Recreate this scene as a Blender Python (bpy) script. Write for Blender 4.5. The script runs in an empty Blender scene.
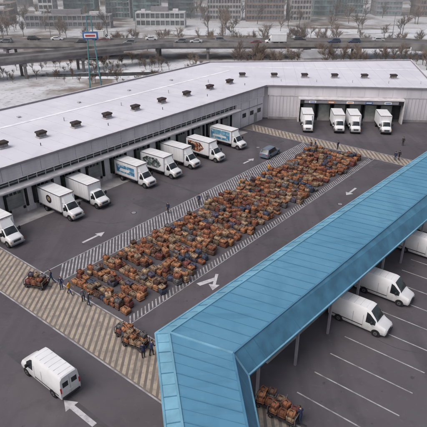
import bpy, math, random
from mathutils import Matrix, Vector, noise
R=random.Random(7)
SC=bpy.context.scene
# ---------------------------------------------------------------- materials
def nodes_mat(name):
    m=bpy.data.materials.new(name); m.use_nodes=True
    nt=m.node_tree; b=nt.nodes['Principled BSDF']; return m,nt,b
def mixc(nt,fac,a,b,blend='MIX'):
    n=nt.nodes.new('ShaderNodeMix'); n.data_type='RGBA'; n.blend_type=blend
    for s,x in ((0,fac),(6,a),(7,b)):
        if hasattr(x,'links') or hasattr(x,'is_output'): nt.links.new(x,n.inputs[s])
        else: n.inputs[s].default_value=(x if s==0 else (*x,1) if len(x)==3 else x)
    return n.outputs[2]
def noise_f(nt,scale,detail=3,lo=.35,hi=.65,coord='Object',stretch=None,rough=.55):
    tc=nt.nodes.new('ShaderNodeTexCoord'); src=tc.outputs[coord]
    if stretch:
        mp=nt.nodes.new('ShaderNodeMapping'); mp.inputs['Scale'].default_value=stretch[:3]
        if len(stretch)>3: mp.inputs['Rotation'].default_value=(0,0,stretch[3])
        nt.links.new(src,mp.inputs[0]); src=mp.outputs[0]
    n=nt.nodes.new('ShaderNodeTexNoise'); n.inputs['Scale'].default_value=scale; n.inputs['Detail'].default_value=detail; n.inputs['Roughness'].default_value=rough
    nt.links.new(src,n.inputs['Vector'])
    r=nt.nodes.new('ShaderNodeMapRange'); r.inputs[1].default_value=lo; r.inputs[2].default_value=hi
    nt.links.new(n.outputs[0],r.inputs[0]); return r.outputs[0]
def mat(name,col,rough=.7,var=.15,scale=1.5,metal=0,spec=.3,bump=0,dirt=None,attr=None,stretch=None):
    m,nt,b=nodes_mat(name)
    f=noise_f(nt,scale,4,stretch=stretch)
    if attr:
        a=nt.nodes.new('ShaderNodeAttribute'); a.attribute_name='Col'
        lo=mixc(nt,1.0,a.outputs[0],(1-var,)*3,'MULTIPLY'); hi=mixc(nt,1.0,a.outputs[0],(1+var,)*3,'MULTIPLY')
        out=mixc(nt,f,lo,hi)
    else:
        out=mixc(nt,f,tuple(c*(1-var) for c in col),tuple(min(1,c*(1+var)) for c in col))
    if dirt:
        tc=nt.nodes.new('ShaderNodeTexCoord'); sp=nt.nodes.new('ShaderNodeSeparateXYZ'); nt.links.new(tc.outputs['Object'],sp.inputs[0])
        r=nt.nodes.new('ShaderNodeMapRange'); r.inputs[1].default_value=dirt[0]; r.inputs[2].default_value=0.1; r.inputs[3].default_value=0; r.inputs[4].default_value=dirt[2]
        nt.links.new(sp.outputs[2],r.inputs[0])
        g=noise_f(nt,3,4,.2,.7); mu=nt.nodes.new('ShaderNodeMath'); mu.operation='MULTIPLY'
        nt.links.new(r.outputs[0],mu.inputs[0]); nt.links.new(g,mu.inputs[1])
        out=mixc(nt,mu.outputs[0],out,dirt[1])
    nt.links.new(out,b.inputs['Base Color'])
    b.inputs['Roughness'].default_value=rough; b.inputs['Metallic'].default_value=metal
    b.inputs['Specular IOR Level'].default_value=spec
    if bump:
        n2=noise_f(nt,scale*12,3,0,1); bp=nt.nodes.new('ShaderNodeBump'); bp.inputs['Strength'].default_value=bump; bp.inputs['Distance'].default_value=.05
        nt.links.new(n2,bp.inputs['Height']); nt.links.new(bp.outputs[0],b.inputs['Normal'])
    return m
def layered(name,base,layers,rough=.85,spec=.2,bump=.15):
    m,nt,b=nodes_mat(name); cur=base
    for (col,sc,lo,hi,amt,st) in layers:
        f=noise_f(nt,sc,4,lo,hi,stretch=st)
        mu=nt.nodes.new('ShaderNodeMath'); mu.operation='MULTIPLY'; mu.inputs[1].default_value=amt; nt.links.new(f,mu.inputs[0])
        cur=mixc(nt,mu.outputs[0],cur,col)
    nt.links.new(cur,b.inputs['Base Color']); b.inputs['Roughness'].default_value=rough; b.inputs['Specular IOR Level'].default_value=spec
    if bump:
        n2=noise_f(nt,8,3,0,1); bp=nt.nodes.new('ShaderNodeBump'); bp.inputs['Strength'].default_value=bump; bp.inputs['Distance'].default_value=.03
        nt.links.new(n2,bp.inputs['Height']); nt.links.new(bp.outputs[0],b.inputs['Normal'])
    return m
HD=-math.radians(39)
asphalt=layered('asphalt',(.112,.101,.111),[((.084,.074,.083),.05,.4,.62,.8,None),((.145,.132,.142),.13,.5,.72,.6,None),((.066,.058,.065),.5,.56,.75,.5,None),
   ((.068,.060,.068),.35,.5,.68,.6,(1,.06,1,HD)),((.16,.147,.153),2.5,.58,.75,.3,None),((.05,.045,.05),1.2,.66,.72,.6,None)])
concrete=mat('concrete',(.33,.31,.31),.85,.22,.6,bump=.1)
roofmem=layered('roof_membrane',(.66,.64,.70),[((.57,.55,.61),.06,.42,.62,.6,None),((.75,.74,.78),.2,.5,.7,.5,None),((.50,.48,.54),.5,.56,.75,.4,(1,.15,1,HD)),((.43,.41,.45),1.5,.64,.76,.35,None)],.6,.3,.05)
seam=mat('roof_seam',(.52,.50,.55),.6,.15,2)
ridge_w=mat('roof_walkway',(.80,.79,.82),.6,.12,.8)
wallw=mat('wall_panel',(.66,.63,.66),.55,.08,.5,dirt=(2.5,(.3,.27,.26),.6),stretch=(1,1,.2))
fasc=mat('fascia_panel',(.56,.53,.56),.55,.12,.6,stretch=(1,1,.15))
coping=mat('coping_metal',(.26,.245,.27),.5,.1,1)
trim=mat('trim_light',(.62,.59,.60),.6,.15,1)
darkm=mat('dark_steel',(.03,.028,.032),.6,.3,1)
rubber=mat('rubber',(.018,.017,.018),.8,.3,3)
glass,_nt,_b=nodes_mat('glass'); 
_f=noise_f(_nt,.9,3); _nt.links.new(mixc(_nt,_f,(.012,.015,.018),(.05,.06,.065)),_b.inputs['Base Color']); _b.inputs['Roughness'].default_value=.12; _b.inputs['Specular IOR Level'].default_value=.6
tealglass=mat('teal_glass',(.14,.21,.215),.3,.45,.18,spec=.6)  # distant glass, paled and greyed: haze is painted into the colour
cityglass=mat('city_glass',(.11,.12,.13),.3,.5,.3,spec=.5)  # haze mixed into this base colour too, for far windows
doorm=mat('dock_door',(.30,.31,.29),.6,.2,.7)
ventm=mat('vent_brown',(.045,.03,.028),.6,.3,2)
ventc=mat('vent_curb',(.4,.38,.4),.7,.2,2)
def paint(name,col,amt=.55):
    return layered(name,col,[((.15,.137,.145),1.1,.44,.66,amt,None),((.13,.12,.125),5,.55,.7,.5,None)],.75,.2,0)
white_p=paint('white_paint',(.43,.415,.43),.75)
tan_p=paint('tan_paint',(.43,.355,.285),.6)
tan_b=layered('tan_base',(.19,.16,.142),[((.13,.115,.11),.6,.45,.65,.6,None),((.25,.205,.17),2,.5,.7,.4,None)])
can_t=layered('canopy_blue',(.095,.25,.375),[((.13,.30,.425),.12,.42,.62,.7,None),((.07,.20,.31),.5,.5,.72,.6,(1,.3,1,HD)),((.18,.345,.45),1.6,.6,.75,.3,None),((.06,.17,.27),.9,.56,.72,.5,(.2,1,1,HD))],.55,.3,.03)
can_l=mat('canopy_blue_lit',(.165,.345,.46),.5,.18,.5)  # lit tone of the upturned edge slope painted in; edge ribs share it
can_d=mat('canopy_blue_shaded',(.07,.195,.30),.5,.2,.6)  # darker blue: shade on the falling slope painted into the colour
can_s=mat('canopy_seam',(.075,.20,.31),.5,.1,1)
vwhite=mat('vehicle_white',(.76,.75,.76),.35,.04,1,spec=.5,dirt=(1.4,(.30,.27,.24),.7))
boxw=mat('truck_box_white',(.78,.77,.78),.45,.06,.7,spec=.4,dirt=(2.2,(.45,.42,.40),.6),stretch=(1,1,.3))
chrome=mat('chrome',(.35,.35,.36),.3,.1,2,metal=.8)
lampw=mat('headlamp',(.65,.66,.68),.2,.1,4,spec=.8)
lampr=mat('tail_lamp',(.45,.02,.02),.3,.1,4,spec=.6)
lampo=mat('marker_lamp',(.7,.25,.03),.3,.1,4,spec=.6)
dirtg=layered('dirt',(.23,.195,.175),[((.14,.115,.10),.03,.42,.62,.8,None),((.62,.62,.65),.022,.44,.54,.85,None),((.60,.60,.63),.11,.50,.62,.7,None),((.11,.09,.08),.8,.54,.7,.55,None)],.95,.1,.4)
snow=layered('snow',(.70,.71,.74),[((.22,.185,.165),.10,.58,.68,.9,None),((.58,.58,.62),.04,.4,.6,.5,None),((.14,.115,.10),.6,.62,.70,.8,None)],.7,.2,.3)
water=mat('river_water',(.05,.055,.06),.15,.3,.1,spec=.5)
roadm=layered('road_asphalt',(.17,.16,.17),[((.12,.11,.12),.1,.4,.6,.7,None),((.24,.23,.24),.4,.5,.7,.4,(.1,1,1))])
hconc=mat('weathered_concrete',(.24,.225,.22),.9,.3,.25)
# ---------------------------------------------------------------- mesh builder
class MB:
    def __init__(s,M=None): s.v=[];s.f=[];s.mi=[];s.c=[];s.mats=[];s.M=M or Matrix();s.col=(1,1,1)
    def ix(s,m):
        if m not in s.mats: s.mats.append(m)
        return s.mats.index(m)
    def add(s,vs,fs,m,col=None):
        o=len(s.v); M=s.M; s.v+= [tuple(M@Vector(p)) for p in vs]; k=s.ix(m)
        for f in fs: s.f.append(tuple(i+o for i in f)); s.mi.append(k); s.c.append(col or s.col)
    def box(s,x0,x1,y0,y1,z0,z1,m,col=None):
        s.add([(x0,y0,z0),(x1,y0,z0),(x1,y1,z0),(x0,y1,z0),(x0,y0,z1),(x1,y0,z1),(x1,y1,z1),(x0,y1,z1)],
              [(0,3,2,1),(4,5,6,7),(0,1,5,4),(1,2,6,5),(2,3,7,6),(3,0,4,7)],m,col)
    def cbox(s,x0,x1,y0,y1,z0,z1,c,m,col=None):
        vs=[]
        for sx,x in ((-1,x0),(1,x1)):
            for sy,y in ((-1,y0),(1,y1)):
                for sz,z in ((-1,z0),(1,z1)):
                    vs+= [(x,y-sy*c,z-sz*c),(x-sx*c,y,z-sz*c),(x-sx*c,y-sy*c,z)]
        I=lambda i,j,k,a:(i*4+j*2+k)*3+a
        fs=[]
        fs+=[(I(0,0,0,0),I(0,0,1,0),I(0,1,1,0),I(0,1,0,0)),(I(1,0,0,0),I(1,1,0,0),I(1,1,1,0),I(1,0,1,0))]
        fs+=[(I(0,0,0,1),I(1,0,0,1),I(1,0,1,1),I(0,0,1,1)),(I(0,1,0,1),I(0,1,1,1),I(1,1,1,1),I(1,1,0,1))]
        fs+=[(I(0,0,0,2),I(0,1,0,2),I(1,1,0,2),I(1,0,0,2)),(I(0,0,1,2),I(1,0,1,2),I(1,1,1,2),I(0,1,1,2))]
        for i in (0,1):
            for j in (0,1): fs.append((I(i,j,0,0),I(i,j,1,0),I(i,j,1,1),I(i,j,0,1)))
        for i in (0,1):
            for k in (0,1): fs.append((I(i,0,k,0),I(i,1,k,0),I(i,1,k,2),I(i,0,k,2)))
        for j in (0,1):
            for k in (0,1): fs.append((I(0,j,k,1),I(1,j,k,1),I(1,j,k,2),I(0,j,k,2)))
        for i in (0,1):
            for j in (0,1):
                for k in (0,1): fs.append((I(i,j,k,0),I(i,j,k,1),I(i,j,k,2)))
        s.add(vs,fs,m,col)
    def prism(s,poly,z0,z1,m,mtop=None,col=None):
        n=len(poly); vs=[(p[0],p[1],z0) for p in poly]+[(p[0],p[1],z1) for p in poly]
        s.add(vs,[tuple(reversed(range(n)))]+[(i,(i+1)%n,n+(i+1)%n,n+i) for i in range(n)],m,col)
        s.add(vs[n:],[tuple(range(n))],mtop or m,col)
    def poly(s,pts,m,col=None): s.add(pts,[tuple(range(len(pts)))],m,col)
    def tube(s,p,q,r0,r1,m,n=8,col=None,caps=True):
        p=Vector(p);q=Vector(q);d=(q-p).normalized(); a=d.orthogonal().normalized(); b=d.cross(a)
        vs=[]
        for c,r in ((p,r0),(q,r1)):
            for i in range(n):
                t=2*math.pi*i/n; vs.append(tuple(c+a*math.cos(t)*r+b*math.sin(t)*r))
        fs=[(i,(i+1)%n,n+(i+1)%n,n+i) for i in range(n)]
        if caps: fs+=[tuple(reversed(range(n))),tuple(range(n,2*n))]
        s.add(vs,fs,m,col)
    def wheel(s,x,y,z,r,w,side):
        s.tube((x,y-w/2,z),(x,y+w/2,z),r,r,rubber,18)
        yo=y+side*(w/2+.01); s.tube((x,y,z),(x,yo,z),r*.58,r*.55,chrome,12); s.tube((x,y,z),(x,yo+side*.04,z),r*.2,r*.16,darkm,8)
    def loft(s,rings,mfun,cap=True,m=None):
        n=len(rings[0]); vs=[p for r in rings for p in r]
        groups={}
        for i in range(len(rings)-1):
            for j in range(n):
                k=mfun(i,j); groups.setdefault(k,[]).append((i*n+j,i*n+(j+1)%n,(i+1)*n+(j+1)%n,(i+1)*n+j))
        o=len(s.v); M=s.M; s.v+=[tuple(M@Vector(p)) for p in vs]
        for k,fs in groups.items():
            q=s.ix(k)
            for f in fs: s.f.append(tuple(i+o for i in f)); s.mi.append(q); s.c.append(s.col)
        if cap:
            q=s.ix(m)
            s.f.append(tuple(o+i for i in reversed(range(n)))); s.mi.append(q); s.c.append(s.col)
            L=(len(rings)-1)*n
            s.f.append(tuple(o+L+i for i in range(n))); s.mi.append(q); s.c.append(s.col)
    def mesh(s,name,smooth=None,colors=False):
        me=bpy.data.meshes.new(name); me.from_pydata(s.v,[],s.f)
        for m in s.mats: me.materials.append(m)
        me.polygons.foreach_set('material_index',s.mi)
        if colors:
            at=me.color_attributes.new('Col','FLOAT_COLOR','CORNER'); buf=[]
            for f,c in zip(s.f,s.c): buf+= [c[0],c[1],c[2],1.0]*len(f)
            at.data.foreach_set('color',buf)
        me.update()
        if smooth is not None:
            me.polygons.foreach_set('use_smooth',[True]*len(s.f)); me.set_sharp_from_angle(angle=math.radians(smooth))
        return me
    def obj(s,name,parent=None,smooth=None,colors=False,fixn=True):
        me=s.mesh(name,smooth,colors)
        if fixn:
            import bmesh
            bm=bmesh.new(); bm.from_mesh(me); bmesh.ops.recalc_face_normals(bm,faces=bm.faces); bm.to_mesh(me); bm.free()
        return link(name,me,parent)
def link(name,me,parent=None,loc=None,rot=0,scale=None):
    o=bpy.data.objects.new(name,me); SC.collection.objects.link(o)
    if parent: o.parent=parent
    if loc is not None: o.location=loc
    o.rotation_euler[2]=rot
    if scale: o.scale=scale
    return o
def empty(name,loc=(0,0,0)):
    e=bpy.data.objects.new(name,None); SC.collection.objects.link(e); e.location=loc; e.empty_display_size=.5; return e
# ---------------------------------------------------------------- frames
O=Vector((-28.2,61.6)); A=Vector((.6293,.7771)); F=Vector((.7771,-.6293))
def frame(o,x,y): return Matrix(((x[0],y[0],0,o[0]),(x[1],y[1],0,o[1]),(0,0,1,0),(0,0,0,1)))
MF=frame(O,F,A)                      # local x = b (out from the docks), y = a (along the docks)
def AB(a,b): v=O+A*a+F*b; return (v.x,v.y)
ANG_F=math.atan2(F.y,F.x); ANG_A=math.atan2(A.y,A.x)
W0=Vector((12.,110.7)); WE=(Vector((48,107.5))-W0).normalized(); WN=Vector((WE.y,-WE.x))
MW=frame(W0,WN,WE)
CX=Vector((.7464,-.6655)); CY=Vector((.6655,.7464)); C0=Vector((-4.6,31.)); MC=frame(C0,CX,CY)
def W(u,o): v=W0+WE*u+WN*o; return (v.x,v.y)
# ---------------------------------------------------------------- ground
g=MB(); g.poly([(-2500,-600,-.03),(2500,-600,-.03),(2500,4000,-.03),(-2500,4000,-.03)],dirtg); g.obj('ground',fixn=False)
g=MB(); y=[AB(-90,-4),AB(62,-4),W(0,-3),W(38,-3),(52,107),(90,100),(170,90),(170,-120),(-170,-120),(-170,30)]
g.poly([(p[0],p[1],0) for p in reversed(y)],asphalt); g.obj('yard_asphalt')
patch=layered('asphalt_patch',(.085,.077,.085),[((.11,.10,.107),.4,.45,.65,.7,None),((.065,.06,.065),2,.5,.7,.5,None)])
crk=mat('crack_sealant',(.07,.063,.069),.7,.3,2)
g=MB(MF)
for (b0,b1,a0,a1) in ((9.5,14.0,14,17.2),(30.8,33.5,16,19),(38,40,-24,-15),(20,27,-26,-22.5),(5,12,49.5,52.5),(31,36,50,53),(54.8,60,14,17),(24,40,-14.9,-14.3),(5,15,22.5,23.0)):
    g.poly([(b0,a0,.004),(b1,a0,.004),(b1,a1,.004),(b0,a1,.004)],patch)
def crack(p,ang,n,st):
    p=Vector(p); pr=None
    for i in range(n):
        ang+=R.gauss(0,.22); q=p+Vector((math.cos(ang),math.sin(ang)))*st; nn=Vector((-math.sin(ang),math.cos(ang)))*R.uniform(.012,.03)
        if pr is None: pr=(p-nn,p+nn)
        cu=(q-nn,q+nn); g.poly([(pr[0].x,pr[0].y,.007),(cu[0].x,cu[0].y,.007),(cu[1].x,cu[1].y,.007),(pr[1].x,pr[1].y,.007)],crk); pr=cu; p=q
for i in range(18): crack((R.choice([R.uniform(9,15),R.uniform(31,37),R.uniform(50,62),R.uniform(10,40)]),R.choice([R.uniform(-30,-11),R.uniform(-4,50)])),R.uniform(0,6.28),R.randint(8,20),.7)
g.obj('asphalt_repair_patch',fixn=False)
for (a,b_) in ((12,12),(33,33.5),(-20,30),(46,10),(22,57),(-14,16)):
    x,y_=AB(a,b_); g=MB(); g.tube((0,0,-.02),(0,0,.016),.42,.42,darkm,20); g.tube((0,0,0),(0,0,.022),.34,.34,coping,20); g.obj('manhole_cover').location=(x,y_,0)
# ---------------------------------------------------------------- painted markings
mk=MB(MF)
def line(b0,a0,b1,a1,w,m=white_p,z=.012):
    p=Vector((b0,a0));q=Vector((b1,a1));d=(q-p).normalized();n=Vector((-d.y,d.x))*w/2
    mk.poly([(p.x-n.x,p.y-n.y,z),(q.x-n.x,q.y-n.y,z),(q.x+n.x,q.y+n.y,z),(p.x+n.x,p.y+n.y,z)],m)
def stripes_along_b(b0,b1,a0,a1,per,w,m,z,kf=-.8):
    k=(a1-a0)*kf; b=b0+max(0,-k)
    while b<b1-max(k,0):
        mk.poly([(b,a0,z),(b+w,a0,z),(b+w+k,a1,z),(b+k,a1,z)],m); b+=per
def stripes_along_a(b0,b1,a0,a1,per,w,m,z):
    a=a0;k=(b1-b0)*.9
    while a<a1-k:
        mk.poly([(b0,a+k,z),(b0,a+w+k,z),(b1,a+w,z),(b1,a,z)],m); a+=per
mk.poly([(3,-10.1,.004),(66,-10.1,.004),(66,-5.1,.004),(3,-5.1,.004)],tan_b)
stripes_along_b(3,66,-9.9,-5.3,.74,.42,tan_p,.009)
line(3,-10.1,66,-10.1,.15,z=.013); line(3,-5.1,66,-5.1,.15,z=.013)
mk.poly([(.5,54.2,.004),(46,54.2,.004),(46,57.6,.004),(.5,57.6,.004)],tan_b)
stripes_along_b(.5,46,54.3,57.5,.85,.48,tan_p,.009)
line(.5,54.1,46,54.1,.15,z=.013); line(.5,57.7,46,57.7,.15,z=.013)
stripes_along_a(15.4,18.1,-5,54,.52,.22,white_p,.009); line(15.3,-5,15.3,54,.12,z=.013); line(18.2,-5,18.2,54,.12,z=.013)
stripes_along_a(28.8,29.7,-5,54,.52,.18,white_p,.009); line(29.8,-5,29.8,54,.10,z=.013)
stripes_along_a(3,5.5,-30,-10.3,.52,.22,white_p,.009)
white_a=paint('arrow_paint',(.55,.53,.55),.4)
def arrow(b,a,ang,L=3.6,W_=.34,z=.011):
    c,s_=math.cos(ang),math.sin(ang)
    T=lambda x,y:(b+x*c-y*s_,a+x*s_+y*c,z)
    mk.poly([T(-L/2,-W_/2),T(L/2-1.1,-W_/2),T(L/2-1.1,W_/2),T(-L/2,W_/2)],white_a)
    mk.poly([T(L/2-1.1,-.62),T(L/2,0),T(L/2-1.1,.62)],white_a)
arrow(13.2,3.9,math.radians(90)); arrow(31.7,5.9,math.radians(-60),3.2,.34); arrow(32.8,38.2,math.radians(-90),3.4)
arrow(34.6,-14.9,math.radians(180),3.9,.45); arrow(12.8,39,math.radians(90),3.2)
mk.poly([(30.3,4.4,.015),(30.9,4.3,.015),(31.6,6.3,.015),(31.1,6.5,.015)],white_a)
for i in range(-2,24):
    a=-2.2+i*2.95
    if a< -4: continue
    line(47,a,54.5,a,.12)
for i in range(0,22):
    a=-3+i*2.95; line(61,a,67,a,.12)
line(61,-3,61,60,.12,z=.016)
mk.obj('painted_markings',fixn=False)
k=MB(MF); k.cbox(4.5,8.2,-12.6,-10.8,0,.14,.03,concrete); k.obj('concrete_kerb')
k=MB(MF); k.box(-.2,3.0,-60,52.5,0.0,.02,concrete); k.obj('dock_apron_pavement')
# ---------------------------------------------------------------- warehouse
wh=empty('warehouse_building')
def isect(p,d,q,e):
    cr=d.x*e.y-d.y*e.x; t=((q.x-p.x)*e.y-(q.y-p.y)*e.x)/cr; return p+d*t
def corner(off): return isect(O+F*(-off),A,W0-WN*off,WE)
cc=corner(.8); endF=W0+WE*36-WN*.8
core=[AB(-60,-.8),(cc.x,cc.y),(endF.x,endF.y),(54,141.5),(-.9,138.6),AB(-60,-25.6)]
b=MB(); b.prism(core,0,7.15,wallw,roofmem); b.obj('core_walls',wh)
c0=corner(.0); e0=W0+WE*36.0
deck=[AB(-60,0),(c0.x,c0.y),(e0.x,e0.y),(54.2,141.7),(-1.0,138.9),AB(-60,-25.8)]
b=MB(); b.prism(deck,7.16,7.26,roofmem); b.obj('roof',wh)
b=MB()
def strip(m,pts,off0,off1,z0,z1,mt):
    for i in range(len(pts)):
        p=Vector(pts[i]);q=Vector(pts[(i+1)%len(pts)]);d=(q-p).normalized();n=Vector((d.y,-d.x))
        a=[p+n*off0,q+n*off0,q+n*off1,p+n*off1]
        m.prism([(v.x,v.y) for v in a],z0,z1+i*.002,mt)
strip(b,deck,-.06,.30,7.262,7.55,coping)
strip(b,deck,-.02,.26,7.562,7.60,trim)
b.obj('parapet_coping',wh)
b=MB(MF)
for i in range(-20,23):
    a=-58+2.9*(i+20)
    if a<60: b.box(-25,-.8,a,a+.05,7.263,7.275,seam)
b.box(-17.2,-16.5,-60,72,7.277,7.30,ridge_w)
for a in range(-50,60,13): b.cbox(-20.5,-19.9,a,a+.6,7.26,7.5,.04,ventc); b.tube((-12.2,a+4,7.2),(-12.2,a+4,7.9),.08,.08,ventc); b.tube((-4.2,a+7,7.2),(-4.2,a+7,7.7),.06,.06,darkm)
b.M=MW
for i in range(0,13):
    u=1.2+2.8*i; b.box(-30.2,-.8,u,u+.05,7.263,7.275,seam)
b.box(-21.6,-20.9,-12.2,39,7.281,7.303,ridge_w)
for u in (3,11,19,27,34): b.tube((-5.2,u,7.2),(-5.2,u,7.8),.07,.07,ventc)
b.obj('roof_seams',wh)
def vent(m):
    m.cbox(-.8,.8,-.62,.62,0,.22,.03,ventc)
    m.cbox(-.62,.62,-.5,.5,.2,.75,.04,ventm)
    m.cbox(-.78,.78,-.66,.66,.70,1.0,.10,ventm)
    for i in range(4): m.box(-.64,.64,-.53,-.50,.28+i*.1,.32+i*.1,ventc)
vb=MB(); vent(vb); vme=vb.mesh('roof_vent')
for a in (-28.5,-21.8,-15.2,-8.4,-1.8,4.9,11.4,18,24.8,31.5,38.3,45.5,53,60): 
    x,y=AB(a,-7.6+R.uniform(-.15,.15)); link('roof_vent',vme,wh,(x,y,7.262),ANG_A)
for x in (6.8,14.3,21.4,28.4,35.3,42): link('roof_vent',vme,wh,(x,120.6-.05*x,7.262),R.uniform(-.04,.04))
b=MB(MF)
a=-60
while a<62:
    b.box(-.78,0,a+.02,min(a+2.96,62.6),5.45,7.15,fasc); a+=3.0
b.box(-.79,-.05,-60,62.4,5.5,7.1,coping)
for z in (5.9,6.35,6.8): b.box(-.02,.012,-60,62.5,z,z+.03,trim)
b.box(-.8,.06,-60,62.6,5.28,5.44,trim)
b.box(-.8,-.45,-60,52.5,4.42,5.28,glass)
a=-60
while a<52.5: b.box(-.45,-.28,a,a+.07,4.42,5.28,trim); a+=1.45
b.box(-.45,-.30,-60,52.5,4.80,4.85,trim)
b.box(-.8,1.15,-60,52.6,4.22,4.41,trim)
b.box(-.4,1.18,-60,52.62,4.10,4.21,coping)
b.obj('fascia_and_clerestory',wh)
bays=[-56,-51.4,-46.8,-42.2,-37.6,-33,-28.4,-23.8,-19.2,-14.8,-9.3,-3.6,1.3,5.7,10.5,15.1,19.9,25.2,30.4,35.6,40.0,44.2,48.8]
b=MB(MF); prev=-60
for c in bays+[54.3]:
    s0=c-1.45 if c<54 else 52.5
    b.box(-.8,-.02,prev,s0,0,4.21,wallw)
    if c<54:
        b.box(-.8,-.021,s0,s0+2.9,0,1.12,concrete)
        b.box(-.8,-.5,s0,s0+2.9,1.12,4.1,doorm)
        for z in (1.7,2.3,2.9,3.5): b.box(-.5,-.48,s0,s0+2.9,z,z+.03,coping)
        for q in range(4): b.box(-.5,-.47,s0+.3+q*.62,s0+.75+q*.62,2.95,3.4,glass)
        b.box(-.02,.30,s0-.28,s0,1.0,4.05,rubber); b.box(-.02,.30,s0+2.9,s0+3.18,1.0,4.05,rubber); b.box(-.02,.33,s0-.28,s0+3.18,3.75,4.08,rubber)
        b.box(-.02,.14,s0+.2,s0+.5,.75,1.1,rubber); b.box(-.02,.14,s0+2.4,s0+2.7,.75,1.1,rubber)
        b.box(-.03,.02,s0-.75,s0-.4,2.2,2.7,trim)
    prev=s0+2.9
b.box(-.8,-.022,52.5,62.3,0,5.28,wallw)
for a in (54,57,60): b.box(-.03,.02,a-.02,a+.03,0,5.27,coping)
b.box(-.03,.04,53,62,3.6,3.75,coping)
for a in (54.6,57.4,60.2): b.box(-.03,.05,a,a+1.2,2.0,2.9,glass)
b.box(-.03,.05,58.9,59.9,0,2.1,doorm)
b.obj('dock_doors',wh)
b=MB(MW)
u=0.0
while u<36: b.box(-.78,0,u+.02,min(u+2.97,36),5.35,7.15,wallw); u+=3.0
b.box(-.79,-.05,.3,35.95,0,7.1,wallw)
u=.45
while u<35.9:
    b.box(-.05,-.0,u,u+.1,0,5.3,fasc); u+=.75
b.box(-.05,.03,.4,35.98,5.2,5.33,trim); b.box(-.05,.02,.4,35.98,0,.5,concrete)
b.box(-.05,2.0,6.8,29.4,4.95,5.15,trim); b.box(-.05,2.0,6.8,7.1,0,4.95,trim); b.box(-.05,2.0,29.1,29.4,0,4.95,trim)
b.box(1.55,1.98,7.1,29.1,4.1,4.94,darkm)
b.box(1.99,2.04,8,28,4.25,4.82,coping)
b.box(-.04,.02,7.1,29.1,.02,4.95,darkm)
wb=[9.2+i*3.35 for i in range(6)]
for c in wb:
    b.box(.02,.5,c-1.35,c+1.35,0,1.1,concrete); b.box(.03,.3,c-1.25,c+1.25,1.1,3.9,doorm)
    b.box(.3,.7,c-1.55,c-1.25,.9,3.9,rubber); b.box(.3,.7,c+1.25,c+1.55,.9,3.9,rubber); b.box(.3,.7,c-1.55,c+1.55,3.7,4.05,rubber)
b.obj('wing_facade',wh)
sg_b=mat('sign_blue',(.07,.14,.33),.5,.2,1); sg_o=mat('sign_orange',(.5,.2,.07),.5,.15,1); sg_w=mat('sign_white',(.75,.74,.74),.5,.05,1)
b=MB(MW)
for i in range(5):
    u=9+i*4.0; b.box(2.045,2.10,u,u+1.5,4.3,4.78,(sg_w,sg_o,sg_w,sg_b,sg_w)[i]); b.box(2.101,2.12,u+.2,u+1.3,4.44,4.62,(sg_b,sg_w,sg_o,sg_w,sg_b)[i])
b.obj('dock_sign_panels',wh)
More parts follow.
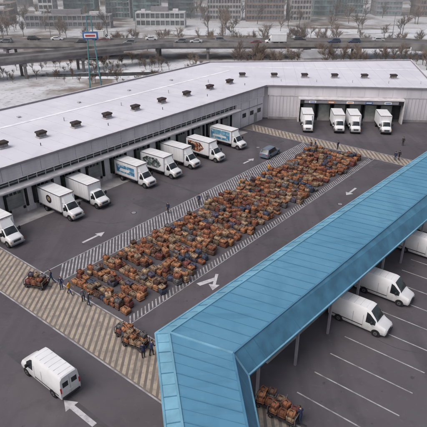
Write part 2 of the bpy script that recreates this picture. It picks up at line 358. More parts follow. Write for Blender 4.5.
# ---------------------------------------------------------------- vehicles
def ring(x,zb,zbelt,zs,zt,hb,h,hs,ht):
    p=[(hb,zb),(h,zb+.18),(h,zbelt),(hs,zs),(ht,zt),(ht*.5,zt+.03)]
    return [(x,y,z) for y,z in p]+[(x,-y,z) for y,z in reversed(p)]
def van_mesh(bodym,L=5.9,high=True,name='van'):
    m=MB(); h=.98; zr=2.55 if high else 2.05; x=L/2
    st=[ (x,     .42,.75,.85,.95, .70,.80,.74,.66),
         (x-.12, .34,.85,1.0,1.10, .80,.90,.82,.72),
         (x-.75, .32,1.10,1.24,1.33,.90,.97,.88,.78),
         (x-.98, .32,1.18,1.42,1.52,.92,.98,.90,.80),
         (x-1.10,.32,1.20,1.60,1.72,.92,.98,.89,.76),
         (x-1.75,.32,1.20,zr-.38,zr-.10,.92,.98,.86,.72),
         (x-2.05,.32,1.20,zr-.26,zr,.92,.98,.86,.70),
         (x-2.15,.32,1.20,zr-.24,zr+.01,.92,.98,.86,.70),
         (-x+.10,.32,1.20,zr-.24,zr,.92,.98,.87,.70),
         (-x,    .40,1.20,zr-.30,zr-.08,.90,.95,.84,.66)]
    def mf(i,j):
        if i in (3,4) and j in (4,5,6): return glass
        if i in (4,5) and j in (2,8): return glass
        return bodym
    m.loft([ring(*s) for s in st],mf,True,bodym)
    for s in (-1,1):
        for wx in (x-.95,-x+1.15):
            m.tube((wx,s*.90,.37),(wx,s*.992,.37),.43,.43,darkm,16)
            m.wheel(wx,s*.90,.36,.355,.22,s)
        m.cbox(x-.28,x+.02,s*.50-.16 if s>0 else -.66,s*.66 if s>0 else -.34,.80,.98,.03,lampw)
        m.cbox(-x-.03,-x+.05,s*.88-.06,s*.88+.06,1.0,1.55,.015,lampr)
        m.cbox(x-1.5,x-1.32,(s*1.14)-.1,(s*1.14)+.1,1.3,1.62,.03,darkm); m.box(x-1.44,x-1.38,min(s*.95,s*1.06),max(s*.95,s*1.06),1.38,1.44,darkm)
        m.box(-x+.3,x-2.3,s*.985-.012,s*.985+.012,.66,.74,darkm)
        m.box(x-2.32,x-2.30,s*.982-.006,s*.982+.006,.5,1.9,coping); m.box(x-3.35,x-3.33,s*.982-.006,s*.982+.006,.5,1.9,coping)
    m.cbox(x-.1,x+.06,-.78,.78,.36,.60,.04,darkm); m.box(x-.05,x+.012,-.42,.42,.66,.86,darkm)
    m.cbox(-x-.08,-x+.06,-.85,.85,.36,.55,.04,darkm)
    m.box(-x-.012,-x+.02,-.01,.01,.6,zr-.3,coping)
    for s in (-1,1): m.box(-x-.010,-x+.02,s*.42-.26,s*.42+.26,1.45,1.95,glass)
    m.box(-x-.02,-x+.02,-.24,.24,.85,.97,lampw)
    for i in range(6): m.box(-x+.5+i*.62,-x+.54+i*.62,-.62,.62,zr+.025,zr+.045,trim)
    m.box(x-1.15,x-1.05,-.7,.7,1.58,1.60,darkm)
    return m.mesh(name,32)
def car_mesh(bodym,name='car',suv=False):
    m=MB(); L=4.5;x=L/2; zr=1.7 if suv else 1.45
    st=[(x,.35,.6,.66,.70,.62,.74,.70,.6),(x-.2,.25,.68,.78,.84,.76,.86,.80,.66),(x-1.05,.22,.85,.95,1.0,.82,.90,.82,.7),
        (x-1.2,.22,.90,1.02,1.06,.82,.90,.80,.68),(x-1.85,.22,.92,zr-.12,zr-.03,.82,.90,.70,.58),(x-2.7,.22,.92,zr-.08,zr,.82,.90,.70,.58),
        (-x+(.45 if suv else 1.0),.22,.95,zr-.14,zr-.05,.82,.90,.70,.58),(-x+(.15 if suv else .45),.22,.95,1.08,1.12,.82,.88,.78,.64),(-x,.35,.8,.9,.96,.7,.80,.74,.6)]
    def mf(i,j):
        if i in (3,) and j in (4,5,6): return glass
        if i in (3,4,5) and j in (2,8): return glass
        if i==6 and j in (4,5,6): return glass
        return bodym
    m.loft([ring(*s) for s in st],mf,True,bodym)
    for s in (-1,1):
        for wx in (x-.85,-x+.85):
            m.tube((wx,s*.80,.33),(wx,s*.905,.33),.38,.38,darkm,14); m.wheel(wx,s*.81,.32,.32,.22,s)
        m.cbox(x-.2,x+.01,s*.56-.13,s*.56+.13,.60,.72,.02,lampw); m.cbox(-x-.01,-x+.12,s*.6-.14,s*.6+.14,.75,.9,.02,lampr)
        m.cbox(x-1.5,x-1.34,s*.98-.07,s*.98+.07,.95,1.08,.02,bodym)
    m.cbox(x-.08,x+.03,-.6,.6,.3,.48,.03,darkm)
    return m.mesh(name,32)
def deco_mat(name,c1,c2,c3,sc):
    m,nt,bb=nodes_mat(name); f=noise_f(nt,sc,4,.42,.5); f2=noise_f(nt,sc*2.1,3,.55,.6)
    nt.links.new(mixc(nt,f2,mixc(nt,f,c1,c2),c3),bb.inputs['Base Color']); bb.inputs['Roughness'].default_value=.4; return m
def truck_mesh(kind,name='box_truck'):
    m=MB(); cabm=vwhite
    m.cbox(-3.75,1.55,-1.2,1.2,.98,3.38,.05,boxw)
    m.box(-3.77,1.57,-1.215,-1.16,.93,1.06,coping); m.box(-3.77,1.57,1.16,1.215,.93,1.06,coping)
    m.box(-3.77,1.57,-1.215,-1.16,3.30,3.39,chrome); m.box(-3.77,1.57,1.16,1.215,3.30,3.39,chrome)
    m.box(1.53,1.57,-1.16,1.16,3.30,3.39,chrome)
    for i in range(5): m.box(-3.2+i*1.05,-3.16+i*1.05,-1.1,1.1,3.38,3.392,trim)
    for s in (-1,1):
        for i in range(9): m.box(-3.5+i*.6,-3.475+i*.6,s*1.204-.006,s*1.204+.006,1.08,3.28,trim)
    m.box(-3.79,-3.74,-1.05,1.05,1.1,3.2,trim)
    if kind!='plain2':
        m.loft([[(1.57,-.95,2.35),(1.57,.95,2.35),(1.57,.9,3.15),(1.57,-.9,3.15)],[(2.15,-.8,2.32),(2.15,.8,2.32),(1.75,.7,2.95),(1.75,-.7,2.95)]],lambda i,j:cabm,True,cabm)
    st=[(3.72,.50,.90,1.05,1.15,.72,.86,.80,.68),(3.6,.42,1.0,1.18,1.28,.84,.95,.88,.74),(2.85,.42,1.28,1.40,1.50,.92,1.0,.92,.80),
        (2.72,.42,1.32,1.52,1.62,.92,1.0,.92,.80),(2.25,.42,1.34,2.12,2.25,.92,1.0,.86,.72),(2.0,.42,1.34,2.2,2.34,.92,1.0,.85,.70),(1.62,.42,1.34,2.2,2.34,.92,1.0,.86,.72),(1.50,.42,1.34,2.18,2.30,.92,1.0,.86,.72)]
    def mf(i,j):
        if i in (2,3) and j in (4,5,6): return glass
        if i in (3,4) and j in (2,8): return glass
        return cabm
    m.loft([ring(*s) for s in st],mf,True,cabm)
    m.cbox(3.55,3.86,-1.0,1.0,.42,.68,.05,chrome if kind!='plain2' else darkm)
    m.box(3.70,3.745,-.5,.5,.76,1.04,darkm)
    for z in (.82,.9,.98): m.box(3.74,3.755,-.48,.48,z,z+.02,chrome)
    for s in (-1,1):
        m.cbox(3.58,3.75,s*.67-.14,s*.67+.14,.80,1.02,.02,lampw); m.cbox(3.60,3.74,s*.87-.05,s*.87+.05,.80,1.0,.01,lampo)
        m.cbox(2.35,2.5,s*1.28-.12,s*1.28+.12,1.5,2.0,.03,darkm); m.box(2.4,2.46,min(s*.96,s*1.2),max(s*.96,s*1.2),1.58,1.63,darkm); m.box(2.4,2.46,min(s*.9,s*1.2),max(s*.9,s*1.2),1.86,1.90,darkm)
        m.tube((2.95,s*.9,.45),(2.95,s*1.005,.45),.50,.50,darkm,16)
        m.wheel(2.95,s*.90,.42,.42,.26,s); m.wheel(-2.15,s*.93,.42,.42,.5,s)
        m.box(1.66,1.675,s*1.001-.006,s*1.001+.006,.6,2.1,coping)
        m.cbox(1.5,2.2,s*.9-.12,s*.9+.12,.36,.44,.02,chrome)
        m.cbox(-.9,.8,s*.85-.18,s*.85+.18,.5,.88,.04,darkm)
        m.box(-2.7,-2.66,s*.93-.25,s*.93+.25,.3,.95,rubber)
        m.box(-3.5,1.4,s*.42-.06,s*.42+.06,.72,.97,darkm)
        m.cbox(-3.78,-3.7,s*1.0-.12,s*1.0+.12,.78,.92,.02,lampr)
        for i in range(3): m.cbox(1.54,1.6,s*(.3+.35*i)-.04,s*(.3+.35*i)+.04,3.22,3.28,.01,lampo)
    m.box(-3.85,-3.7,-1.1,1.1,.5,.62,darkm)
    def side(pts,mt,d=.013):
        for s in (-1,1): m.poly([(x,s*(1.21+d),z) for x,z in pts],mt)
    if kind=='blue': side([(-3.2,1.5),(1.0,1.5),(1.0,2.8),(-3.2,2.8)],D_blue); side([(-2.6,1.75),(-.4,1.75),(0,2.25),(-2.2,2.25)],D_white,.018)
    if kind=='dark': side([(-3.2,1.35),(.2,1.35),(1.1,2.0),(.2,2.95),(-2.2,2.95),(-3.2,2.4)],D_dark)
    if kind=='orange': side([(-3.3,1.3),(-.6,1.3),(.5,2.1),(-.4,3.0),(-3.3,3.0)],D_orange); side([(-3.3,1.3),(-2.4,1.3),(-1.4,2.2),(-3.3,2.8)],D_black,.018)
    if kind=='blue2': side([(-3.4,1.3),(1.2,1.3),(1.2,3.1),(-3.4,3.1)],D_blue2); side([(-2.9,1.75),(.4,1.75),(.4,2.1),(-2.9,2.1)],D_white,.018)
    if kind=='logo':
        side([( -1.1+.62*math.cos(t*math.pi/8), 2.25+.62*math.sin(t*math.pi/8)) for t in range(16)],D_black)
        side([( -1.1+.36*math.cos(t*math.pi/6), 2.3+.32*math.sin(t*math.pi/6)) for t in range(12)],D_brown,.018)
    return m.mesh(name,32)
D_blue=deco_mat('livery_blue',(.05,.17,.33),(.09,.27,.42),(.4,.5,.58),.9)
D_blue2=deco_mat('livery_sky',(.07,.24,.40),(.17,.36,.47),(.5,.55,.6),.8)
D_white=mat('livery_white',(.72,.72,.72),.4,.05,1)
D_dark=deco_mat('livery_dark',(.04,.045,.045),(.12,.15,.15),(.5,.5,.48),1.1)
D_orange=deco_mat('livery_orange',(.38,.11,.05),(.10,.04,.03),(.60,.42,.30),.9)
D_black=mat('livery_black',(.025,.025,.03),.4,.2,1)
D_brown=mat('livery_brown',(.30,.22,.15),.4,.3,3)
tm={}
def truck(kind,a,bf):
    if kind not in tm: tm[kind]=truck_mesh(kind)
    x,y=AB(a,bf-3.85); link('box_truck',tm[kind],None,(x,y,.006),ANG_F+R.uniform(-.02,.02))
truck('plain',-3.6,7.9); truck('logo',5.7,8.0); truck('plain2',10.5,7.9); truck('blue',19.9,8.0); truck('dark',25.2,8.6); truck('plain',30.4,8.2); truck('orange',35.6,9.6); truck('blue2',43.4,8.7)
ANG_W=math.atan2(WN.y,WN.x)
for kind,u in (('plain',7.9+.6),('plain2',14.9),('plain',18.2),('plain2',24.4)):
    if kind not in tm: tm[kind]=truck_mesh(kind)
    p=W(u,10.1-3.85); link('box_truck',tm[kind],None,(p[0],p[1],.006),ANG_W+R.uniform(-.02,.02))
vanm=van_mesh(vwhite)
for a,bf in ((9.4,50.2),(15.4,50.2),(26.4,50.6),(31.8,50.4),(37.4,50.2),(46.,50.3)):
    x,y=AB(a,bf-3); link('cargo_van',vanm,None,(x,y,.006),ANG_F+R.uniform(-.03,.03))
link('cargo_van',vanm,None,(-13.9,31.7,.006),ANG_F+math.pi)
cargrey=mat('car_blue_grey',(.14,.17,.22),.3,.1,1,spec=.6)
x,y=AB(43.7,14.2); link('parked_car',car_mesh(cargrey,suv=True),None,(x,y,.016),ANG_A+.08,(1.08,1.05,1.05))
# ---------------------------------------------------------------- luggage
lug=mat('luggage_fabric',(1,1,1),.8,.32,2.5,attr=True,bump=.15)
PAL=[((.33,.145,.075),9),((.40,.19,.10),7),((.26,.105,.06),8),((.35,.24,.155),6),((.13,.075,.055),6),((.10,.085,.12),2),((.065,.075,.11),2),((.18,.065,.055),3),((.16,.145,.145),2),((.25,.17,.115),6),((.42,.27,.165),3)]
PB=[c for c,w in PAL for _ in range(w)]
darkc=(.03,.025,.03)
def suitcase(m,x,y,z,ang,l,w,h,col):
    kk=R.uniform(.8,1.2); col=tuple(c*kk for c in col)
    base=m.M
    m.M=base@Matrix.Translation((x,y,z))@Matrix.Rotation(ang,4,'Z')@Matrix.Rotation(R.uniform(-.05,.05),4,'X')
    m.cbox(-l/2,l/2,-w/2,w/2,.06,h,.07,lug,col)
    d=tuple(c*.55 for c in col)
    for q in (-.28,.28): m.box(l*q-.03,l*q+.03,-w/2-.012,w/2+.012,.05,h+.012,lug,d)
    m.box(-l/2-.01,l/2+.01,-w/2-.01,w/2+.01,h*.5-.02,h*.5+.02,lug,darkc)
    m.box(-l*.16,-l*.12,-.03,.03,h,h+.09,lug,darkc); m.box(l*.12,l*.16,-.03,.03,h,h+.09,lug,darkc); m.box(-l*.16,l*.16,-.03,.03,h+.09,h+.12,lug,darkc)
    for sx in (-1,1):
        for sy in (-1,1): m.box(sx*l*.4-.05,sx*l*.4+.05,sy*w*.38-.04,sy*w*.38+.04,0,.07,lug,darkc)
    m.M=base
m=MB(MF); a=-4.0
while a<52.6:
    fa=(a+3.6)/56
    bs=19.0-fa*.7+R.uniform(-.4,.4); be=28.1+R.uniform(-.7,.4)
    for lane in (0,1):
        b=bs+R.uniform(0,.4)
        while b<be:
            l=R.uniform(.65,1.05); w=R.uniform(.52,.76); h=R.uniform(.45,.80)
            if R.random()<.04: b+=l; continue
            tower=noise.noise(Vector((a*.3,b*.5,lane)))>-.08
            suitcase(m,b+l/2,a+lane*.8+R.uniform(-.08,.08),.016,R.gauss(0,.12)+(math.pi/2 if R.random()<.12 else 0),l,w,h,R.choice(PB))
            if tower and R.random()<.75:
                suitcase(m,b+l/2,a+lane*.8+R.uniform(-.08,.08),h+.03,R.gauss(0,.25),l*.9,w*.9,R.uniform(.35,.6),R.choice(PB))
            b+=l+R.uniform(.0,.14)
    a+=2.38+R.uniform(-.08,.08)
m.obj('luggage_field',colors=True)
def cart(wx,wy,ang):
    e=empty('luggage_cart',(wx,wy,0)); e.rotation_euler[2]=ang
    m=MB(); m.cbox(-1.2,1.2,-.65,.65,.35,.45,.02,darkm)
    for sx in (-1,1):
        for sy in (-1,1): m.wheel(sx*.9,sy*.55,.19,.18,.1,sy); m.box(sx*1.16-.03,sx*1.16+.03,sy*.6-.03,sy*.6+.03,.45,1.1,chrome)
        m.box(sx*1.16-.03,sx*1.16+.03,-.57,.57,1.04,1.1,chrome)
    m.box(1.2,1.9,-.04,.04,.3,.36,darkm)
    m.obj('cart_frame',e)
    m=MB()
    for i in range(3):
        for j in range(2):
            h=R.uniform(.5,.7); suitcase(m,-.72+i*.72,-.3+j*.6,.455,R.uniform(-.1,.1),.68,.55,h,R.choice(PB))
            if R.random()<.6: suitcase(m,-.72+i*.72,-.3+j*.6,.47+h,R.uniform(-.3,.3),.6,.5,R.uniform(.35,.5),R.choice(PB))
    m.obj('cart_load',e,colors=True)
cart(-19.4,45.4,ANG_F+.4); cart(-8.1,37.0,ANG_F); cart(-7.2,35.9,ANG_F+.2); cart(4.6,28.9,ANG_F+.3); cart(5.5,27.7,ANG_F+.1)
# ---------------------------------------------------------------- people
skin_m=mat('skin',(.45,.27,.19),.6,.08,6); hair_m=mat('hair',(.03,.02,.015),.7,.2,20); shoe_m=mat('shoe',(.02,.02,.02),.6,.2,10)
def cloth(n,c): return mat(n,c,.85,.15,6)
jk=[cloth('jacket_black',(.025,.025,.03)),cloth('jacket_navy',(.03,.04,.09)),cloth('jacket_brown',(.10,.06,.04)),cloth('hi_vis_vest',(.60,.30,.06)),cloth('jacket_grey',(.12,.12,.13))]
tr=[cloth('trousers_dark',(.03,.03,.035)),cloth('jeans',(.04,.06,.11))]
def person_mesh(stride,armf,bend,idx):
    V=[];E=[];Rr=[]
    def add(p,r,par=None):
        V.append(p);Rr.append(r)
        if par is not None: E.append((par,len(V)-1))
        return len(V)-1
    pel=add((0,0,.95),.135); sp=add((0,.0+bend*.1,1.14),.12,pel); ch=add((0,bend*.25,1.36),.145,sp); nk=add((0,bend*.38,1.50),.06,ch); hd=add((0,bend*.46,1.58),.055,nk)
    wr={}
    for s in (-1,1):
        f=stride*s
        hp=add((s*.095,0,.88),.095,pel); kn=add((s*.105,f*.22+.03,.50),.07,hp); an=add((s*.11,f*.42-.04,.10),.048,kn); add((s*.12,f*.42+.13,.05),.042,an)
        sh=add((s*.19,bend*.25,1.42),.068,ch); el=add((s*.25,bend*.3-.04-f*.15+armf*.10,1.14),.050,sh); w=add((s*.25,bend*.4+.06-f*.25+armf*.33,.90+armf*.18),.036,el); wr[s]=(V[w],V[el])
    me=bpy.data.meshes.new('p'); me.from_pydata(V,E,[]); o=bpy.data.objects.new('p',me); SC.collection.objects.link(o)
    md=o.modifiers.new('s','SKIN'); md.use_smooth_shade=True
    for i,sv in enumerate(me.skin_vertices[0].data): sv.radius=(Rr[i],Rr[i]*(.8 if i in (0,1,2) else 1)); sv.use_root=(i==0)
    su=o.modifiers.new('u','SUBSURF'); su.levels=1; su.render_levels=1
    HV=[];HE=[];HR=[]
    def hadd(p,r,par=None):
        HV.append(tuple(p));HR.append(r)
        if par is not None: HE.append((par,len(HV)-1))
        return len(HV)-1
    for s in (-1,1):
        w,el=Vector(wr[s][0]),Vector(wr[s][1]); d=(w-el).normalized(); side=Vector((0,1,0)); side=(side-d*side.dot(d)).normalized(); cu=Vector((-s,0,0))
        p0=hadd(w,.03); p1=hadd(w+d*.05,.036,p0); p2=hadd(w+d*.09,.034,p1)
        for k,(off,L) in enumerate(((.03,.07),(.01,.08),(-.01,.074),(-.03,.06))):
            q=w+d*.09+side*off; a0=hadd(q,.010); a1=hadd(q+d*L*.5+cu*.006,.0095,a0); hadd(q+d*L*.9+cu*.03,.008,a1)
        q=w+d*.035+side*.03; a0=hadd(q,.012); a1=hadd(q+side*.03+d*.03,.010,a0); hadd(q+side*.035+d*.06+cu*.01,.009,a1)
    hm=bpy.data.meshes.new('h'); hm.from_pydata(HV,HE,[]); ho=bpy.data.objects.new('h',hm); SC.collection.objects.link(ho)
    ho.modifiers.new('s','SKIN')
    seen=set(e[1] for e in HE)
    for i,sv in enumerate(hm.skin_vertices[0].data): sv.radius=(HR[i],HR[i]); sv.use_root=(i not in seen)
    dg=bpy.context.evaluated_depsgraph_get(); dg.update()
    out=MB()
    def grab(ob,fn):
        ev=ob.evaluated_get(dg); mm=ev.to_mesh(); vs=[tuple(v.co) for v in mm.vertices]
        g={}
        for p in mm.polygons: g.setdefault(fn(p.center),[]).append(tuple(p.vertices))
        o0=len(out.v); out.v+=vs
        for k,fs in g.items():
            q=out.ix(k)
            for f in fs: out.f.append(tuple(i+o0 for i in f)); out.mi.append(q); out.c.append((1,1,1))
        ev.to_mesh_clear()
    PH=[bpy.data.materials[n] for n in ('jacket_black','trousers_dark')]
    out.ix(PH[0]); out.ix(PH[1])
    def fn(c):
        if c.z<.10: return shoe_m
        if c.z>1.50: return skin_m
        if c.z<.90 and abs(c.x)<.2: return PH[1]
        return PH[0]
    grab(o,fn); grab(ho,lambda c:skin_m)
    hx=Vector((0,bend*.5+.015,1.655)); n=12; rings=[]
    for i in range(9):
        t=math.pi*i/8; zz=.118*math.cos(t); rr=math.sin(t); rg=[]
        for j in range(n):
            u=2*math.pi*j/n; x_=.076*rr*math.cos(u); y_=.095*rr*math.sin(u)
            if zz<-.03 and math.sin(u)<0: y_*=.8
            if abs(u-math.pi/2)<.1 and i==5: y_+=.022
            rg.append((hx.x+x_,hx.y+y_,hx.z+zz))
        rings.append(rg)
    out.loft(rings,lambda i,j:(hair_m if (i<3 or (i<6 and j>=6)) else skin_m),False)
    for s in (-1,1):
        out.cbox(s*.03-.012,s*.03+.012,hx.y+.080,hx.y+.094,hx.z+.0,hx.z+.012,.003,shoe_m)
        out.cbox(s*.077-.008,s*.077+.008,hx.y-.02,hx.y+.015,hx.z-.03,hx.z+.03,.005,skin_m)
    out.cbox(-.022,.022,hx.y+.072,hx.y+.088,hx.z-.062,hx.z-.052,.003,lampr)
    for ob in (o,ho): bpy.data.objects.remove(ob)
    return out.mesh('person_%d'%idx,60)
PM=[person_mesh(0.05,0,0,0),person_mesh(.8,.1,.1,1),person_mesh(.3,.9,.35,2)]
ppl=[(-16.5,44.8,0),(-15.4,43.9,1),(-13.6,42.6,0),(-12.9,41.9,2),(-6.3,34.3,0),(-5.6,34.6,2),(-17.9,46.0,1),(-2.1,65.9,0),(-.9,66.1,1),(-6.4,63.2,0),(5.1,72.5,0),(4.2,71.8,1),(6.0,73.6,2),(6.7,27.2,2),(18.4,89.9,0),(19.2,90.2,1),(23.5,90,0),(32.4,84,0),(33.2,84.3,1),(9.2,78.0,1),(36.5,92.0,0)]
for i,(x,y,k) in enumerate(ppl):
    o=link('person',PM[k],None,(x,y,.012),R.uniform(0,6.28),(1,1,R.uniform(.97,1.05)))
    o.material_slots[0].link='OBJECT'; o.material_slots[0].material=jk[R.choice([0,0,1,1,2,4,3])]
    o.material_slots[1].link='OBJECT'; o.material_slots[1].material=tr[R.randrange(2)]
# ---------------------------------------------------------------- blue canopy
cn=empty('blue_dock_canopy')
def V2(x,y): v=C0+CX*x+CY*y; return Vector((v.x,v.y))
S2=Vector((.171,-.985)); S2n=Vector((.985,.171))
zz=[5.62,6.05,6.05,4.35]
near=[V2(0,0),V2(1.1,.45),V2(6.3,2.0),V2(7.5,2.4)]
e2=near[0]+S2*22
end2=[e2,e2+S2n*1.1,e2+S2n*4.2,e2+S2n*5.0]
end1=[V2(o,110) for o in (0,1.1,6.3,8.7)]
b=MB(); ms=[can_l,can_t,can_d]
for A_,B_ in ((near,end1),(end2,near)):
    for i in range(3):
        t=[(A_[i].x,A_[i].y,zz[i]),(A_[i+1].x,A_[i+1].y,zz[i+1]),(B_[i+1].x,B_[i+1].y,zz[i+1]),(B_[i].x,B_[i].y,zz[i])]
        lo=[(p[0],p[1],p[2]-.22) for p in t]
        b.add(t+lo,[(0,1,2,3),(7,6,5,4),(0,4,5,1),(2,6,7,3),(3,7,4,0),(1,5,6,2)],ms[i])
b.obj('canopy_roof',cn)
b=MB()
def rib(p,q,w,h,m):
    p=Vector(p);q=Vector(q);d=(q-p); s=Vector((-d.y,d.x,0)).normalized()*w/2; up=Vector((0,0,h))
    c=[p-s,q-s,q+s,p+s]; b.add([tuple(v+Vector((0,0,.002))) for v in c]+[tuple(v+up) for v in c],[(0,3,2,1),(4,5,6,7),(0,1,5,4),(1,2,6,5),(2,3,7,6),(3,0,4,7)],m)
def lerp(A_,B_,i,t): v=A_[i].lerp(B_[i],t); return (v.x,v.y,zz[i])
for k in range(1,92):
    t=k/92
    for i in (0,1,2): rib(lerp(near,end1,i,t),lerp(near,end1,i+1,t),.06 if k%2==0 else .03,.05 if k%2==0 else .025,can_s)
for k in range(1,20):
    t=k/20
    for i in (0,1,2): rib(lerp(near,end2,i,t),lerp(near,end2,i+1,t),.06 if k%2==0 else .03,.05 if k%2==0 else .025,can_s)
for i in (0,1,2,3):
    for E_ in (end1,end2): rib(lerp(near,E_,i,0),lerp(near,E_,i,1),.16,.08,can_l if i!=2 else can_s)
for i in (0,1,2): rib(lerp(near,end1,i,0),lerp(near,end1,i+1,0),.2,.085,can_l)
b.obj('canopy_ribs',cn)
b=MB(MC)
for i in range(20):
    y=4+i*5.6
    b.box(7.1,7.3,y,y+.2,0,4.6,coping); b.box(.4,.65,y,y+.25,0,5.6,trim); b.box(.66,6.2,y+.05,y+.2,5.35,5.6,darkm)
b.box(3.2,4.4,8,110,0,5.7,mat('inner_wall',(.16,.155,.17),.7,.2,.5))
b.box(4.41,5.3,8.2,110,0,1.1,concrete)
for i in range(33):
    y=9+i*3.05; b.box(4.402,4.46,y,y+2.4,1.12,3.8,doorm); b.box(4.461,4.49,y+.2,y+2.2,2.7,3.3,glass); b.box(5.3,5.42,y+.3,y+.6,.7,1.08,rubber)
b.obj('canopy_structure',cn)
b=MB()
for k in range(3):
    for o_ in (.6,4.3):
        v=near[0]+S2*(5+k*6)+S2n*o_; b.box(v.x-.12,v.x+.12,v.y-.12,v.y+.12,0,5.6,trim)
b.obj('canopy_column',cn)
# ---------------------------------------------------------------- trees
bark=mat('bark',(1,1,1),.95,.25,3,attr=True)
def tree(seed,h):
    rr=random.Random(seed); m=MB()
    base=(.12,.098,.085); tw=(.20,.155,.13)
    def br(p,d,L,r,lev):
        q=p+d*L
        m.tube(p,q,r,r*.6,bark,5 if lev==0 else 3,col=base,caps=False)
        if lev>=2:
            for i in range(14):
                t=rr.uniform(.1,1); s=p.lerp(q,t); dd=(d*.9+Vector((rr.gauss(0,.45),rr.gauss(0,.45),rr.gauss(.25,.35)))).normalized()
                e=s+dd*rr.uniform(.6,1.4)*h/8; n=dd.orthogonal().normalized()*.022*h/8
                k=rr.uniform(.6,1.5); cc_=tuple(c*k for c in tw); m.add([tuple(s-n),tuple(s+n),tuple(e)],[(0,1,2)],bark,cc_)
                s2=s.lerp(e,.4); d2=(dd+Vector((rr.gauss(0,.6),rr.gauss(0,.6),rr.gauss(.1,.4)))).normalized(); e2_=s2+d2*rr.uniform(.4,.8)*h/8
                m.add([tuple(s2-n*.7),tuple(s2+n*.7),tuple(e2_)],[(0,1,2)],bark,cc_)
            return
        n=9 if lev==0 else 5
        for i in range(n):
            t=rr.uniform(.35,1) if lev==0 else rr.uniform(.25,1)
            az=rr.uniform(0,6.28); sp=rr.uniform(.4,.8)
            o=d.orthogonal().normalized(); o.rotate(Matrix.Rotation(az,3,d))
            dd=(d*(1-sp*.3)+o*sp+Vector((0,0,.2))).normalized()
            br(p.lerp(q,t),dd,L*(rr.uniform(.5,.7) if lev==0 else rr.uniform(.45,.7)),r*.45,lev+1)
    br(Vector((0,0,-.1)),Vector((rr.gauss(0,.05),rr.gauss(0,.05),1)).normalized(),h*.55,.02*h,0)
    return m
T=[tree(i,8) for i in range(5)]
def forest(name,pts):
    out=MB(); out.mats=[bark]
    for (x,y,s) in pts:
        if 182<y<200 and x<120: continue
        t=T[R.randrange(5)]; an=R.uniform(0,6.28); c,sn=math.cos(an)*s,math.sin(an)*s; sz=s*R.uniform(.85,1.15); o=len(out.v); k=R.uniform(.7,1.35); w=R.uniform(.95,1.06)
        out.v+=[(x+a*c-b_*sn,y+a*sn+b_*c,z*sz) for a,b_,z in t.v]
        out.f+=[tuple(i+o for i in f) for f in t.f]; out.mi+=[0]*len(t.f)
        out.c+=[(q[0]*k*w,q[1]*k,q[2]*k/w) for q in t.c]
    out.obj(name,colors=True,fixn=False)
def scatter(n,x0,x1,y0,y1,s0,s1): return [(R.uniform(x0,x1),R.uniform(y0,y1),R.uniform(s0,s1)) for _ in range(n)]
forest('riverside_scrub',scatter(70,-75,0,146,160,.2,.45)+scatter(40,-40,80,160,182,.3,.6)+scatter(50,-80,-20,162,182,.25,.5))
forest('bare_trees',scatter(85,8,110,166,181,.5,.95)+scatter(60,-150,-60,230,330,.7,1.2)+scatter(110,-60,160,202,240,.6,1.0)+scatter(70,-60,230,250,400,.9,1.4)+scatter(30,115,170,175,230,.5,.8))
# ---------------------------------------------------------------- snow, river, roads
def blob(name,cx,cy,rx,ry,m,z,seed,rot=0):
    q=MB(); pts=[]
    for i in range(60):
        t=2*math.pi*i/60; k=1+.35*noise.noise(Vector((math.cos(t)*2,math.sin(t)*2,seed)))+.12*noise.noise(Vector((math.cos(t)*7,math.sin(t)*7,seed)))
        x=rx*k*math.cos(t);y_=ry*k*math.sin(t); pts.append((cx+x*math.cos(rot)-y_*math.sin(rot),cy+x*math.sin(rot)+y_*math.cos(rot),z))
    q.poly(pts,m); q.obj(name,fixn=False)
blob('snow_field',-30,168,30,15,snow,-.02,1); blob('snow_field',90,205,60,30,snow,-.018,2); blob('snow_field',75,150,22,16,snow,-.016,3); blob('snow_field',15,170,24,9,snow,-.014,6)
blob('snow_field',150,255,70,22,snow,-.012,8); blob('snow_field',-40,225,70,14,snow,-.010,9); blob('snow_field',30,265,60,14,snow,-.008,11)
blob('river',-30,160,30,3.0,water,-.004,4,.10)
hw=empty('highway')
b=MB()
X1=70; Y0,Y1=184,197
b.box(-400,X1,Y0,Y1,4.6,5.3,hconc); b.box(-400,X1,Y0+.4,Y1-.4,5.3,5.304,roadm)
b.box(-400,X1,Y0-.4,Y0,4.7,5.95,hconc); b.box(-400,X1,Y1,Y1+.4,4.7,5.95,hconc); b.box(-400,X1,190.3,190.6,5.3,5.95,hconc)
for k in (185.5,188.8,192.2,195.5): b.box(-400,X1,k-.35,k+.35,3.8,4.6,coping)
for x in range(-200,X1,18):
    b.box(x-.6,x+.6,Y0+.4,Y1-.4,3.0,3.8,hconc)
    for yy in (186.5,194.5): b.tube((x,yy,-.1),(x,yy,3.0),.5,.5,hconc,12)
for x in range(-200,X1,6):
    for yy in (187.2,193.8): b.box(x,x+3,yy,yy+.15,5.308,5.312,white_p)
def slab(x0,x1,y0,y1,z0,z1,th,m): b.add([(x0,y0,z0-th),(x1,y0,z1-th),(x1,y1,z1-th),(x0,y1,z0-th),(x0,y0,z0),(x1,y0,z1),(x1,y1,z1),(x0,y1,z0)],[(0,3,2,1),(4,5,6,7),(0,1,5,4),(1,2,6,5),(2,3,7,6),(3,0,4,7)],m)
slab(X1,150,Y0,Y1,5.3,.2,.7,roadm); slab(X1,150,Y0-.4,Y0,5.95,1.0,2.6,hconc); slab(X1,150,Y1,Y1+.4,5.95,1.0,2.6,hconc)
b.box(150,500,Y0,Y1,-.02,.2,roadm)
b.obj('roadway',hw)
ov=empty('highway_overpass'); D=Vector((80,52)).normalized(); b=MB(frame(Vector((-125,112)),D,Vector((-D.y,D.x))))
LR=130
b.box(0,LR,-3.8,3.8,5.32,5.95,hconc); b.box(0,LR,-3.5,3.5,5.95,5.954,roadm); b.box(0,LR,-4.0,-3.7,5.7,6.75,hconc); b.box(0,LR-12,3.7,4.0,5.7,6.75,hconc)
